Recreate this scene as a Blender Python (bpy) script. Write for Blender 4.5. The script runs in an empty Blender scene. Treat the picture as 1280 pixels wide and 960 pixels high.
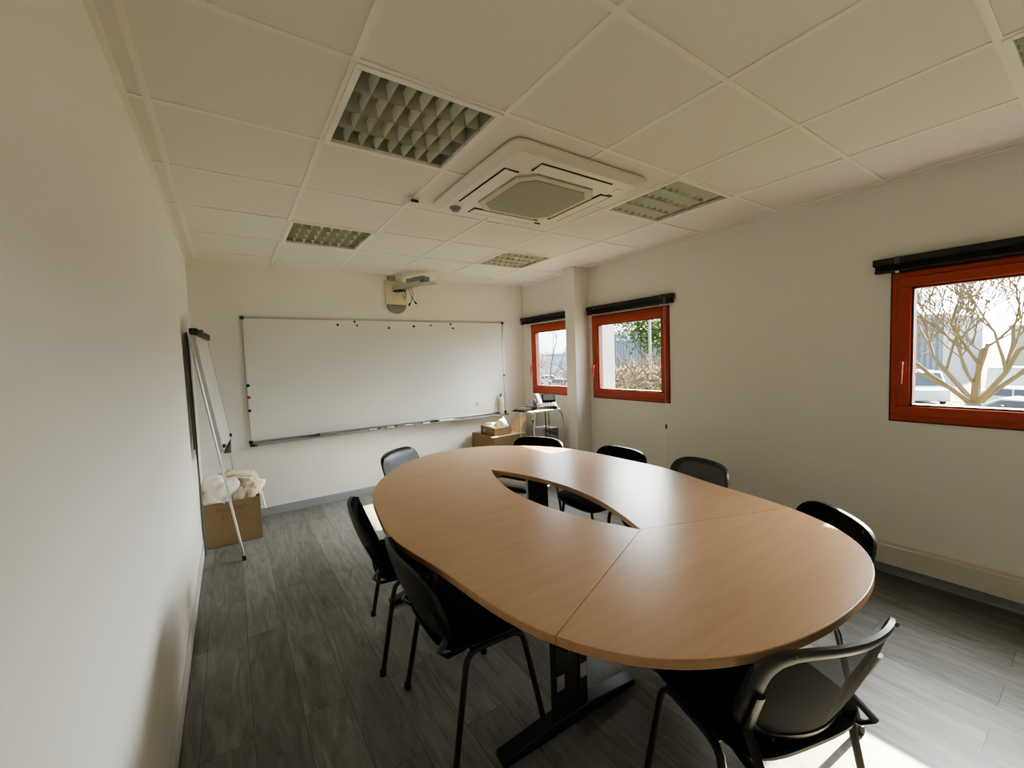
import bpy, bmesh, math, random
from mathutils import Vector, Matrix, Euler, Quaternion
random.seed(7)
D = bpy.data
C = bpy.context.scene.collection
PI = math.pi

# ------------------------------------------------------------------ mesh builder
class MB:
    def __init__(s): s.v = []; s.f = []
    def add(s, vs, fs):
        n = len(s.v); s.v += [tuple(p) for p in vs]; s.f += [tuple(i + n for i in f) for f in fs]; return s
    def box(s, c, size, rot=None):
        hx, hy, hz = size[0] / 2, size[1] / 2, size[2] / 2
        vs = [Vector((x, y, z)) for x in (-hx, hx) for y in (-hy, hy) for z in (-hz, hz)]
        if rot is not None:
            m = Euler(rot).to_matrix(); vs = [m @ p for p in vs]
        c = Vector(c); vs = [p + c for p in vs]
        return s.add(vs, [(0, 1, 3, 2), (4, 6, 7, 5), (0, 4, 5, 1), (2, 3, 7, 6), (0, 2, 6, 4), (1, 5, 7, 3)])
    def span(s, a, b):
        return s.box([(a[i] + b[i]) / 2 for i in range(3)], [abs(b[i] - a[i]) for i in range(3)])
    def bar(s, a, b, w, h, up=(0, 0, 1)):
        a = Vector(a); b = Vector(b); d = (b - a).normalized(); up = Vector(up)
        if abs(d.dot(up)) > .98: up = Vector((1, 0, 0))
        r = d.cross(up).normalized() * (w / 2); u = r.cross(d).normalized() * (h / 2)
        vs = [p + i * r + j * u for p in (a, b) for i, j in ((-1, -1), (1, -1), (1, 1), (-1, 1))]
        return s.add(vs, [(0, 3, 2, 1), (4, 5, 6, 7), (0, 1, 5, 4), (1, 2, 6, 5), (2, 3, 7, 6), (3, 0, 4, 7)])
    def tube(s, pts, r, n=8, flat=1.0, cap=True):
        pts = [Vector(p) for p in pts]; N = len(pts)
        rs = r if isinstance(r, (list, tuple)) else [r] * N
        t0 = (pts[1] - pts[0]).normalized()
        up = Vector((0, 0, 1)) if abs(t0.z) < .9 else Vector((1, 0, 0))
        x = t0.cross(up).normalized(); vs = []; fs = []
        for i, p in enumerate(pts):
            a = pts[max(i - 1, 0)]; b = pts[min(i + 1, N - 1)]
            t = (b - a)
            t = t.normalized() if t.length > 1e-9 else t0
            x = (x - t * x.dot(t)); x = x.normalized() if x.length > 1e-6 else t.orthogonal().normalized()
            y = t.cross(x)
            for k in range(n):
                an = 2 * PI * k / n
                vs.append(p + x * math.cos(an) * rs[i] + y * math.sin(an) * rs[i] * flat)
        for i in range(N - 1):
            for k in range(n):
                k2 = (k + 1) % n
                fs.append((i * n + k, i * n + k2, (i + 1) * n + k2, (i + 1) * n + k))
        if cap:
            fs.append(tuple(range(n - 1, -1, -1))); fs.append(tuple((N - 1) * n + k for k in range(n)))
        return s.add(vs, fs)
    def lathe(s, prof, c=(0, 0, 0), n=20, rot=None):
        vs = []; fs = []; c = Vector(c)
        m = Euler(rot).to_matrix() if rot is not None else None
        for r, z in prof:
            for k in range(n):
                an = 2 * PI * k / n; p = Vector((r * math.cos(an), r * math.sin(an), z))
                vs.append((m @ p if m else p) + c)
        for i in range(len(prof) - 1):
            for k in range(n):
                k2 = (k + 1) % n
                fs.append((i * n + k, i * n + k2, (i + 1) * n + k2, (i + 1) * n + k))
        fs.append(tuple(range(n - 1, -1, -1))); fs.append(tuple((len(prof) - 1) * n + k for k in range(n)))
        return s.add(vs, fs)
    def prism(s, poly, z0, z1, f=None):
        n = len(poly); f = f or (lambda x, y, z: (x, y, z))
        vs = [f(x, y, z0) for x, y in poly] + [f(x, y, z1) for x, y in poly]
        fs = [tuple(range(n - 1, -1, -1)), tuple(range(n, 2 * n))]
        fs += [(i, (i + 1) % n, n + (i + 1) % n, n + i) for i in range(n)]
        return s.add(vs, fs)
    def disc_shell(s, fn, n=40, rings=6, s0=0.0):
        """fn(angle, radius 0..1, side +1/-1) -> point; closed shell, or a ring when s0 > 0"""
        base = len(s.v); idx = {}
        for side in (1, -1):
            for k in range(rings + 1):
                sc = s0 + (1 - s0) * k / rings
                if k == 0 and s0 == 0:
                    idx[side, k] = [len(s.v)] * n; s.v.append(tuple(fn(0, 0, side))); continue
                idx[side, k] = list(range(len(s.v), len(s.v) + n))
                for j in range(n): s.v.append(tuple(fn(2 * PI * j / n, sc, side)))
        for side in (1, -1):
            for k in range(rings):
                A, B = idx[side, k], idx[side, k + 1]
                for j in range(n):
                    j2 = (j + 1) % n
                    q = (A[j], B[j], B[j2]) if A[j] == A[j2] else (A[j], B[j], B[j2], A[j2])
                    s.f.append(q if side == 1 else q[::-1])
        def join(A, B):
            for j in range(n):
                j2 = (j + 1) % n; s.f.append((A[j], B[j], B[j2], A[j2]))
        join(idx[1, rings], idx[-1, rings])
        if s0 > 0: join(idx[-1, 0], idx[1, 0])
        return s
    def build(s, name, mat, parent=None, bevel=0, smooth=True, angle=35, seg=2):
        me = D.meshes.new(name); me.from_pydata(s.v, [], s.f)
        bm = bmesh.new(); bm.from_mesh(me); bmesh.ops.recalc_face_normals(bm, faces=bm.faces)
        bm.to_mesh(me); bm.free()
        me.materials.append(mat)
        if smooth:
            me.shade_smooth(); me.set_sharp_from_angle(angle=math.radians(angle))
        o = D.objects.new(name, me); C.objects.link(o)
        if parent is not None: o.parent = parent
        if bevel:
            b = o.modifiers.new('bevel', 'BEVEL'); b.width = bevel; b.segments = seg
            b.limit_method = 'ANGLE'; b.angle_limit = math.radians(40)
        return o

def tag(o, label=None, cat=None, group=None, kind=None):
    if label: o['label'] = label
    if cat: o['category'] = cat
    if group: o['group'] = group
    if kind: o['kind'] = kind
    return o
def thing(name, label, cat, loc=(0, 0, 0), rz=0, group=None):
    o = D.objects.new(name, None); C.objects.link(o); o.location = loc; o.rotation_euler = (0, 0, rz)
    o.empty_display_size = .05
    return tag(o, label, cat, group)
def struct(o): o['kind'] = 'structure'; return o
def kids(o): return [c for c in list(D.objects) if c.parent == o]
def copy_tree(o, parent=None):
    c = o.copy(); C.objects.link(c)
    if parent is not None: c.parent = parent
    for k in kids(o): copy_tree(k, c)
    return c

# ------------------------------------------------------------------ materials
def mat(name, col, rough=.5, metal=0., spec=.5, bump=0, bscale=200., var=0., vscale=6., coat=0, sheen=0, emis=None):
    m = D.materials.new(name); m.use_nodes = True; nt = m.node_tree; b = nt.nodes['Principled BSDF']
    b.inputs['Base Color'].default_value = (*col, 1); b.inputs['Roughness'].default_value = rough
    b.inputs['Metallic'].default_value = metal; b.inputs['Specular IOR Level'].default_value = spec
    if coat: b.inputs['Coat Weight'].default_value = coat; b.inputs['Coat Roughness'].default_value = .12
    if sheen: b.inputs['Sheen Weight'].default_value = sheen
    tc = nt.nodes.new('ShaderNodeTexCoord')
    if var:
        n = nt.nodes.new('ShaderNodeTexNoise'); n.inputs['Scale'].default_value = vscale; n.inputs['Detail'].default_value = 5
        nt.links.new(tc.outputs['Object'], n.inputs['Vector'])
        r = nt.nodes.new('ShaderNodeMapRange'); r.inputs[3].default_value = 1 - var; r.inputs[4].default_value = 1 + var
        nt.links.new(n.outputs['Fac'], r.inputs[0])
        mx = nt.nodes.new('ShaderNodeMix'); mx.data_type = 'RGBA'; mx.blend_type = 'MULTIPLY'; mx.inputs[0].default_value = 1
        mx.inputs[6].default_value = (*col, 1); nt.links.new(r.outputs[0], mx.inputs[7])
        nt.links.new(mx.outputs[2], b.inputs['Base Color'])
    if bump:
        n2 = nt.nodes.new('ShaderNodeTexNoise'); n2.inputs['Scale'].default_value = bscale; n2.inputs['Detail'].default_value = 3
        nt.links.new(tc.outputs['Object'], n2.inputs['Vector'])
        bp = nt.nodes.new('ShaderNodeBump'); bp.inputs['Strength'].default_value = bump; bp.inputs['Distance'].default_value = .002
        nt.links.new(n2.outputs['Fac'], bp.inputs['Height']); nt.links.new(bp.outputs[0], b.inputs['Normal'])
    return m

def ramp(nt, stops):
    r = nt.nodes.new('ShaderNodeValToRGB'); e = r.color_ramp.elements
    while len(e) > 1: e.remove(e[-1])
    e[0].position = stops[0][0]; e[0].color = (*stops[0][1], 1)
    for p, c in stops[1:]:
        k = e.new(p); k.color = (*c, 1)
    return r

def floor_material():
    m = D.materials.new('grey_plank_vinyl'); m.use_nodes = True; nt = m.node_tree; b = nt.nodes['Principled BSDF']; L = nt.links.new
    tc = nt.nodes.new('ShaderNodeTexCoord'); mp = nt.nodes.new('ShaderNodeMapping'); mp.inputs['Rotation'].default_value = (0, 0, PI / 2)
    L(tc.outputs['Object'], mp.inputs[0])
    br = nt.nodes.new('ShaderNodeTexBrick'); br.offset = .37; br.offset_frequency = 2
    br.inputs['Scale'].default_value = 1; br.inputs['Brick Width'].default_value = 1.22; br.inputs['Row Height'].default_value = .18
    br.inputs['Mortar Size'].default_value = .0011; br.inputs['Mortar Smooth'].default_value = .2; br.inputs['Bias'].default_value = 0
    br.inputs['Color1'].default_value = (.2, .2, .2, 1); br.inputs['Color2'].default_value = (.8, .8, .8, 1); br.inputs['Mortar'].default_value = (.5, .5, .5, 1)
    L(mp.outputs[0], br.inputs['Vector'])
    # grain, shifted per plank
    sc = nt.nodes.new('ShaderNodeVectorMath'); sc.operation = 'MULTIPLY'; sc.inputs[1].default_value = (1.7, 11, 1)
    L(mp.outputs[0], sc.inputs[0])
    off = nt.nodes.new('ShaderNodeVectorMath'); off.operation = 'MULTIPLY'; off.inputs[1].default_value = (13, 7, 5)
    L(br.outputs['Color'], off.inputs[0])
    ad = nt.nodes.new('ShaderNodeVectorMath'); L(sc.outputs[0], ad.inputs[0]); L(off.outputs[0], ad.inputs[1])
    n1 = nt.nodes.new('ShaderNodeTexNoise'); n1.inputs['Scale'].default_value = 1.6; n1.inputs['Detail'].default_value = 8; n1.inputs['Roughness'].default_value = .62; n1.inputs['Distortion'].default_value = 1.6
    L(ad.outputs[0], n1.inputs['Vector'])
    cr = ramp(nt, [(.25, (.098, .097, .09)), (.45, (.16, .158, .148)), (.6, (.205, .203, .192)), (.8, (.275, .273, .26))])
    L(n1.outputs['Fac'], cr.inputs[0])
    pv = nt.nodes.new('ShaderNodeMapRange'); pv.inputs[1].default_value = .2; pv.inputs[2].default_value = .8; pv.inputs[3].default_value = .82; pv.inputs[4].default_value = 1.18
    L(br.outputs['Color'], pv.inputs[0])
    mx = nt.nodes.new('ShaderNodeMix'); mx.data_type = 'RGBA'; mx.blend_type = 'MULTIPLY'; mx.inputs[0].default_value = 1
    L(cr.outputs[0], mx.inputs[6]); L(pv.outputs[0], mx.inputs[7])
    m2 = nt.nodes.new('ShaderNodeMix'); m2.data_type = 'RGBA'; m2.inputs[7].default_value = (.05, .048, .043, 1)
    L(br.outputs['Fac'], m2.inputs[0]); L(mx.outputs[2], m2.inputs[6]); L(m2.outputs[2], b.inputs['Base Color'])
    b.inputs['Roughness'].default_value = .42; b.inputs['Specular IOR Level'].default_value = .35
    bp = nt.nodes.new('ShaderNodeBump'); bp.inputs['Strength'].default_value = .25; bp.inputs['Distance'].default_value = .003
    L(n1.outputs['Fac'], bp.inputs['Height']); L(bp.outputs[0], b.inputs['Normal'])
    return m

def wood_material(name, ang, tint=1.0):
    m = D.materials.new(name); m.use_nodes = True; nt = m.node_tree; b = nt.nodes['Principled BSDF']; L = nt.links.new
    tc = nt.nodes.new('ShaderNodeTexCoord'); mp = nt.nodes.new('ShaderNodeMapping')
    mp.inputs['Rotation'].default_value = (0, 0, ang); mp.inputs['Scale'].default_value = (1.2, 16, 4)
    L(tc.outputs['Object'], mp.inputs[0])
    n = nt.nodes.new('ShaderNodeTexNoise'); n.inputs['Scale'].default_value = 2.5; n.inputs['Detail'].default_value = 6; n.inputs['Distortion'].default_value = .6
    L(mp.outputs[0], n.inputs['Vector'])
    t = tint
    cr = ramp(nt, [(.25, (.36 * t, .218 * t, .118 * t)), (.55, (.395 * t, .243 * t, .134 * t)), (.8, (.425 * t, .264 * t, .15 * t))])
    L(n.outputs['Fac'], cr.inputs[0]); L(cr.outputs[0], b.inputs['Base Color'])
    b.inputs['Roughness'].default_value = .3; b.inputs['Specular IOR Level'].default_value = .5
    n2 = nt.nodes.new('ShaderNodeTexNoise'); n2.inputs['Scale'].default_value = 14; n2.inputs['Detail'].default_value = 4
    L(mp.outputs[0], n2.inputs['Vector'])
    bp = nt.nodes.new('ShaderNodeBump'); bp.inputs['Strength'].default_value = .12; bp.inputs['Distance'].default_value = .001
    L(n2.outputs['Fac'], bp.inputs['Height']); L(bp.outputs[0], b.inputs['Normal'])
    return m

def clear_material(name, col, rough, t):
    m = D.materials.new(name); m.use_nodes = True; nt = m.node_tree; b = nt.nodes['Principled BSDF']; out = nt.nodes['Material Output']
    b.inputs['Base Color'].default_value = (*col, 1); b.inputs['Roughness'].default_value = rough
    tr = nt.nodes.new('ShaderNodeBsdfTransparent'); mx = nt.nodes.new('ShaderNodeMixShader'); mx.inputs[0].default_value = t
    nt.links.new(b.outputs[0], mx.inputs[1]); nt.links.new(tr.outputs[0], mx.inputs[2]); nt.links.new(mx.outputs[0], out.inputs[0])
    return m

def glass_material():
    m = D.materials.new('window_glass'); m.use_nodes = True; nt = m.node_tree; out = nt.nodes['Material Output']
    nt.nodes.remove(nt.nodes['Principled BSDF'])
    tr = nt.nodes.new('ShaderNodeBsdfTransparent'); tr.inputs[0].default_value = (.95, .97, .96, 1)
    gl = nt.nodes.new('ShaderNodeBsdfGlossy'); gl.inputs['Roughness'].default_value = .02
    lw = nt.nodes.new('ShaderNodeLayerWeight'); lw.inputs[0].default_value = .5
    pw_ = nt.nodes.new('ShaderNodeMath'); pw_.operation = 'POWER'; pw_.inputs[1].default_value = 5; nt.links.new(lw.outputs['Facing'], pw_.inputs[0])
    fr = nt.nodes.new('ShaderNodeMath'); fr.operation = 'MULTIPLY_ADD'; fr.inputs[1].default_value = .5; fr.inputs[2].default_value = .03; nt.links.new(pw_.outputs[0], fr.inputs[0])
    mx = nt.nodes.new('ShaderNodeMixShader'); L = nt.links.new
    L(fr.outputs[0], mx.inputs[0]); L(tr.outputs[0], mx.inputs[1]); L(gl.outputs[0], mx.inputs[2]); L(mx.outputs[0], out.inputs[0])
    return m

M = dict(
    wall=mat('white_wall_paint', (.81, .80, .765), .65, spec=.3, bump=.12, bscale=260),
    wall_right=mat('white_wall_paint_right', (.74, .73, .695), .65, spec=.3, bump=.12, bscale=260),  # same white paint darkened, shade on the window wall put in the colour
    tile=mat('ceiling_tile', (.79, .765, .72), .9, spec=.1, bump=.25, bscale=420, var=.03, vscale=150),
    tbar=mat('ceiling_grid_paint', (.84, .81, .75), .45),
    void=mat('dark_gap', (.03, .03, .03), .9),
    floor=floor_material(),
    skirt=mat('grey_skirting', (.33, .34, .36), .4),
    skirt_light=mat('pale_skirting', (.62, .62, .61), .45),
    trunking=mat('cream_trunking', (.66, .63, .55), .45),
    red=mat('red_window_frame', (.40, .058, .026), .42, var=.06, vscale=12),
    red_dark=mat('dark_red_rebate', (.12, .018, .012), .6),
    glass=glass_material(),
    blind=mat('black_blind', (.018, .017, .018), .45),
    black=mat('black_plastic', (.014, .014, .015), .42, bump=.1, bscale=500),
    blackmetal=mat('black_powder_coat', (.012, .012, .013), .38),
    fabric=mat('black_upholstery', (.009, .009, .01), 1.0, spec=.04, bump=.3, bscale=700),
    vinyl=mat('black_vinyl', (.010, .012, .016), .42, spec=.16),
    mesh=clear_material('black_chair_mesh', (.035, .035, .036), .8, .42),
    board=mat('whiteboard_enamel', (.74, .755, .72), .16, spec=.5),
    alu=mat('aluminium', (.55, .56, .57), .35, metal=.9),
    tray=mat('grey_tray', (.33, .34, .35), .4, metal=.4),
    chrome=mat('chrome', (.75, .76, .77), .14, metal=1),
    white=mat('white_plastic', (.78, .77, .73), .4),
    acwhite=mat('ac_white_plastic', (.80, .765, .69), .38),
    acgrill=None, cream=mat('cream_plastic', (.72, .65, .5), .5),
    grey=mat('grey_plastic', (.27, .27, .265), .5), dgrey=mat('dark_grey_plastic', (.1, .1, .1), .5),
    louvre=mat('louvre_enamel', (.74, .75, .66), .45, spec=.4),
    louvre_rail=mat('louvre_rail_enamel', (.52, .53, .45), .45), lumback=mat('luminaire_back', (.42, .43, .36), .5),  # one enamel: rails coloured darker as if shaded, blades lighter as if lit
    card=mat('cardboard', (.235, .165, .092), .8, var=.10, vscale=9, bump=.15, bscale=90),
    card_in=mat('cardboard_pale', (.50, .33, .17), .8, var=.08, vscale=9),
    ink=mat('brown_ink', (.15, .088, .045), .8),
    canvas=mat('cream_canvas', (.74, .64, .50), .9, var=.12, vscale=14, bump=.4, bscale=300),
    canvas2=mat('pale_canvas', (.80, .74, .66), .9, var=.1, vscale=12, bump=.4, bscale=300),
    paper=mat('white_paper', (.86, .85, .82), .8), yellow=mat('pale_yellow_paper', (.84, .80, .42), .8),
    magblack=mat('black_magnet', (.015, .015, .015), .4), magred=mat('red_magnet', (.5, .06, .05), .4), magbrown=mat('brown_magnet', (.2, .13, .07), .4),
    screen=mat('phone_screen', (.03, .036, .04), .5, spec=.2), maggreen=mat('dark_green_magnet', (.05, .09, .05), .4),
    bottle=mat('pale_bottle', (.74, .72, .62), .35),
    acpanel=mat('ac_intake_panel', (.56, .56, .49), .5),
    frame=mat('satin_black_plastic', (.028, .028, .028), .34),  # black lifted a little, sunlit sheen of the frames put into the colour
    rail=mat('dark_grey_rail', (.13, .14, .13), .5),
    # outdoors
    asphalt=mat('asphalt', (.065, .064, .06), .9, var=.15, vscale=.5), grass=mat('dry_grass', (.10, .105, .03), .95, var=.35, vscale=.6),
    clad=None, bark=mat('pale_bark', (.10, .085, .07), .9, var=.2, vscale=3), twig=mat('twig', (.12, .085, .045), .9),
    leaf=mat('leaf_green', (.065, .12, .025), .7, var=.4, vscale=4), carwhite=mat('white_car_paint', (.5, .51, .53), .25, coat=.6),
    cargrey=mat('grey_car_paint', (.30, .33, .36), .25, coat=.6), carglass=mat('car_glass', (.05, .06, .07), .1), tyre=mat('tyre', (.02, .02, .02), .8),
    fence=mat('dark_fence', (.05, .06, .05), .6), pole=mat('pale_pole', (.3, .3, .3), .5), render=mat('white_render', (.2, .215, .245), .8),
    roof=mat('pale_roof', (.45, .45, .46), .7), hedge=mat('brown_hedge', (.15, .10, .035), .9, var=.4, vscale=5), wallcream=mat('cream_render', (.35, .31, .25), .8),
)
def stripe_material(name, c1, c2, scale, axis='X', rough=.6, width=.5):
    m = D.materials.new(name); m.use_nodes = True; nt = m.node_tree; b = nt.nodes['Principled BSDF']; L = nt.links.new
    tc = nt.nodes.new('ShaderNodeTexCoord'); w = nt.nodes.new('ShaderNodeTexWave'); w.bands_direction = axis; w.inputs['Scale'].default_value = scale
    L(tc.outputs['Object'], w.inputs['Vector']); r = ramp(nt, [(width - .15, c1), (width + .15, c2)]); L(w.outputs['Fac'], r.inputs[0])
    L(r.outputs[0], b.inputs['Base Color']); b.inputs['Roughness'].default_value = rough
    return m
M['clad'] = stripe_material('corrugated_cladding', (.25, .29, .34), (.36, .41, .47), 1.2, 'X')
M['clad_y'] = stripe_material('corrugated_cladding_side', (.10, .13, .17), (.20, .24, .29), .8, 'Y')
def grille_material():
    m = D.materials.new('ac_grille'); m.use_nodes = True; nt = m.node_tree; b = nt.nodes['Principled BSDF']; L = nt.links.new
    tc = nt.nodes.new('ShaderNodeTexCoord')
    outs = []
    for ax in ('X', 'Y'):
        w = nt.nodes.new('ShaderNodeTexWave'); w.bands_direction = ax; w.inputs['Scale'].default_value = 26
        L(tc.outputs['Object'], w.inputs['Vector']); outs.append(w.outputs['Fac'])
    mn = nt.nodes.new('ShaderNodeMath'); mn.operation = 'MULTIPLY'; L(outs[0], mn.inputs[0]); L(outs[1], mn.inputs[1])
    r = ramp(nt, [(.2, (.40, .41, .36)), (.5, (.13, .135, .115))]); L(mn.outputs[0], r.inputs[0]); L(r.outputs[0], b.inputs['Base Color'])
    b.inputs['Roughness'].default_value = .6
    return m
M['acgrill'] = grille_material()
M['wood_side'] = wood_material('beech_side', 1.2); M['wood_side2'] = wood_material('beech_side_right', -1.25, .97)
M['wood_end'] = wood_material('beech_end', .62); M['wood_end2'] = wood_material('beech_far', -.1)

# ------------------------------------------------------------------ room shell
XL, XR, YB, YN, H = -.0775, 3.686, 3.361, -2.75, 2.5
WT, WB = 1.936, 1.014                       # window outer frame top and bottom
WINS = [(-1.66, -.635), (.9875, 1.986), (2.225, 3.155)]
TH = .12
struct(MB().span((XL - .3, YN - .3, -.1), (XR + .12, YB + .3, 0)).build('floor', M['floor'], smooth=False))
struct(MB().span((XL - .15, YN - .15, 0), (XL, YB + .15, H + .25)).build('wall_left', M['wall'], smooth=False))
struct(MB().span((XL, YB, 0), (XR + TH, YB + .15, H + .25)).build('wall_back', M['wall'], smooth=False))
struct(MB().span((XL, YN - .15, 0), (XR + TH, YN, H + .25)).build('wall_near', M['wall'], smooth=False))
w = MB(); ys = [YN] + [y for a in WINS for y in a] + [YB]
for i in range(0, len(ys), 2): w.span((XR, ys[i], 0), (XR + TH, ys[i + 1], H + .25))
for a, b in WINS:
    w.span((XR, a, 0), (XR + TH, b, WB)); w.span((XR, a, WT), (XR + TH, b, H + .25))
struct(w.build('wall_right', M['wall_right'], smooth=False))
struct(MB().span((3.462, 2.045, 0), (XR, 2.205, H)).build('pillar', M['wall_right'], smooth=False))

# ceiling: tiles lie on a 600 mm grid, luminaires take whole cells
LUM = {(1, 0), (4, 0), (1, 3), (4, 3), (4, -3)}
t = MB()
for c in range(-1, 7):
    for r in range(-5, 6):
        if (c, r) in LUM: continue
        x0, x1 = max(.6 * c, XL), min(.6 * c + .6, XR); y0, y1 = max(.6 * r, YN), min(.6 * r + .6, YB)
        if x1 - x0 < .005 or y1 - y0 < .005: continue
        t.span((x0, y0, H + .005), (x1, y1, H + .02))
struct(t.build('ceiling', M['tile'], smooth=False))
g = MB()
for c in range(0, 7):
    g.span((.6 * c - .012, YN, H), (.6 * c + .012, YB, H + .006))
for r in range(-4, 6):
    for c in range(-1, 7):
        x0, x1 = max(.6 * c + .012, XL), min(.6 * c + .588, XR)
        if x1 - x0 > .01: g.span((x0, .6 * r - .012, H + .0005), (x1, .6 * r + .012, H + .006))
g.span((XL, YN, H), (XL + .022, YB, H + .006)); g.span((XR - .02, YN, H), (XR, YB, H + .006))
g.span((XL + .022, YB - .02, H), (XR - .02, YB, H + .006)); g.span((XL + .022, YN, H), (XR - .02, YN + .02, H + .006))
struct(g.build('trim_1', M['tbar'], smooth=False))
struct(MB().span((XL - .1, YN - .1, H + .25), (XR + TH, YB + .1, H + .3)).build('roof_slab', M['void'], smooth=False))

# skirtings and trunking
b = MB(); b.span((XL, YN, 0), (XL + .012, YB, .08)); struct(b.build('baseboard_left', M['skirt_light'], bevel=.003))
b = MB(); b.span((XL + .012, YB - .014, .022), (XR, YB, .085)); b.span((XL + .012, YB - .02, 0), (XR, YB, .022))
struct(b.build('baseboard_back', M['skirt'], bevel=.002))
b = MB(); b.span((XR - .02, YN, 0), (XR, 2.045, .022)); b.span((XR - .014, YN, .022), (XR, 2.045, .075)); struct(b.build('baseboard_right', M['skirt'], bevel=.002))
b = MB(); b.span((XR - .055, YN, .076), (XR, 2.045, .205)); b.span((XR - .06, YN, .195), (XR, 2.045, .2))
struct(b.build('trim_2', M['trunking'], bevel=.004))

# ------------------------------------------------------------------ windows
def window(i, a, b, handle_far=True):
    fr = MB(); d0, d1 = XR - .012, XR + .07; w_ = .042
    fr.span((d0, a, WB), (d1, b, WB + w_)); fr.span((d0, a, WT - w_), (d1, b, WT))
    fr.span((d0, a, WB + w_), (d1, a + w_, WT - w_)); fr.span((d0, b - w_, WB + w_), (d1, b, WT - w_))
    f = struct(fr.build(f'window_{i}', M['red'], bevel=.004))
    ed = MB(); x0_, x1_, e_ = XR - .006, XR + .02, .009
    ed.span((x0_, a - e_, WB - e_), (x1_, b + e_, WB)); ed.span((x0_, a - e_, WT), (x1_, b + e_, WT + e_)); ed.span((x0_, a - e_, WB), (x1_, a, WT)); ed.span((x0_, b, WB), (x1_, b + e_, WT))
    ed.build('frame_joint', M['red_dark'], f, smooth=False)
    s = MB(); e0, e1 = XR - .028, XR + .045; a2, b2, z0, z1, q = a + .03, b - .03, WB + .032, WT - .032, .062
    s.span((e0, a2, z0), (e1, b2, z0 + q)); s.span((e0, a2, z1 - q), (e1, b2, z1))
    qa = .038
    s.span((e0, a2, z0 + q), (e1, a2 + qa, z1 - q)); s.span((e0, b2 - q, z0 + q), (e1, b2, z1 - q))
    sash = s.build('window_sash', M['red'], f, bevel=.006)
    bd = MB(); g_, gz = .012, XR + .012
    y0, y1, u0, u1 = a2 + qa, b2 - q, z0 + q, z1 - q
    bd.span((gz - .03, y0, u0), (gz + .03, y1, u0 + g_)); bd.span((gz - .03, y0, u1 - g_), (gz + .03, y1, u1))
    bd.span((gz - .03, y0, u0), (gz + .03, y0 + g_, u1)); bd.span((gz - .03, y1 - g_, u0), (gz + .03, y1, u1))
    bd.build('glazing_gasket', M['red_dark'], sash)
    MB().span((gz - .003, y0 + .002, u0 + .002), (gz + .003, y1 - .002, u1 - .002)).build('window_pane', M['glass'], sash, smooth=False)
    hy = b2 - q / 2 if handle_far else a2 + q / 2; hz = 1.36
    h = MB(); h.span((e0 - .010, hy - .016, hz - .04), (e0, hy + .016, hz + .04))
    h.tube([(e0, hy, hz + .015), (e0 - .045, hy, hz + .015)], .009, 10)
    h.tube([(e0 - .045, hy, hz + .028), (e0 - .05, hy, hz - .03), (e0 - .05, hy, hz - .11)], [.011, .011, .008], 10)
    h.build('window_handle', M['red'], sash, bevel=.002)
    sl = MB().span((XR + .07, a - .02, WB - .03), (XR + .22, b + .02, WB - .005)); sl.build('window_sill', M['render'], f, smooth=False)
for i, (a, b_) in enumerate(WINS): window(i + 1, a, b_)

def blind(y0, y1, z, label, cord=None):
    r = thing('venetian_blind', label, 'blind', (XR, y0, z), 0)
    L_ = y1 - y0
    MB().span((-.055, 0, -.042), (-.005, L_, 0)).build('head_rail', M['blind'], r, bevel=.003)
    s = MB()
    for k in range(7): s.span((-.052, .012, -.048 - k * .004), (-.008, L_ - .012, -.046 - k * .004))
    s.build('slat_stack', M['blind'], r, smooth=False)
    MB().span((-.055, .01, -.088), (-.005, L_ - .01, -.074)).build('bottom_rail', M['blind'], r, bevel=.003)
    for yy in (.12, L_ - .12):
        MB().span((-.059, yy - .012, -.044), (-.003, yy + .012, .003)).build('bracket', M['dgrey'], r, bevel=.002)
        MB().span((-.058, yy - .008, -.097), (-.045, yy + .008, -.086)).build('cord_clip', M['white'], r)
    if cord:
        y, z0, z1 = cord
        c = MB()
        c.tube([(-.062, y - y0, -.03), (-.062, y - y0, z0 - z)], .0014, 6); c.tube([(-.066, y + .012 - y0, -.03), (-.062, y + .005 - y0, z0 - z)], .0012, 6)
        co = c.build('pull_cord', M['white'], r)
        t_ = MB(); t_.lathe([(.003, .02), (.007, .014), (.008, -.02), (.003, -.024)], (-.062, y + .002 - y0, z1 - z), 10); t_.build('cord_tassel', M['black'], co)
blind(-1.72, -.545, 2.032, 'raised black slatted blind over the large window above the bare wall')
blind(.915, 2.04, 2.048, 'raised black slatted blind with a long pull cord, right of the pillar', cord=(.985, .38, .79))
blind(2.21, 3.345, 2.052, 'raised black slatted blind over the corner window behind the pillar')

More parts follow.
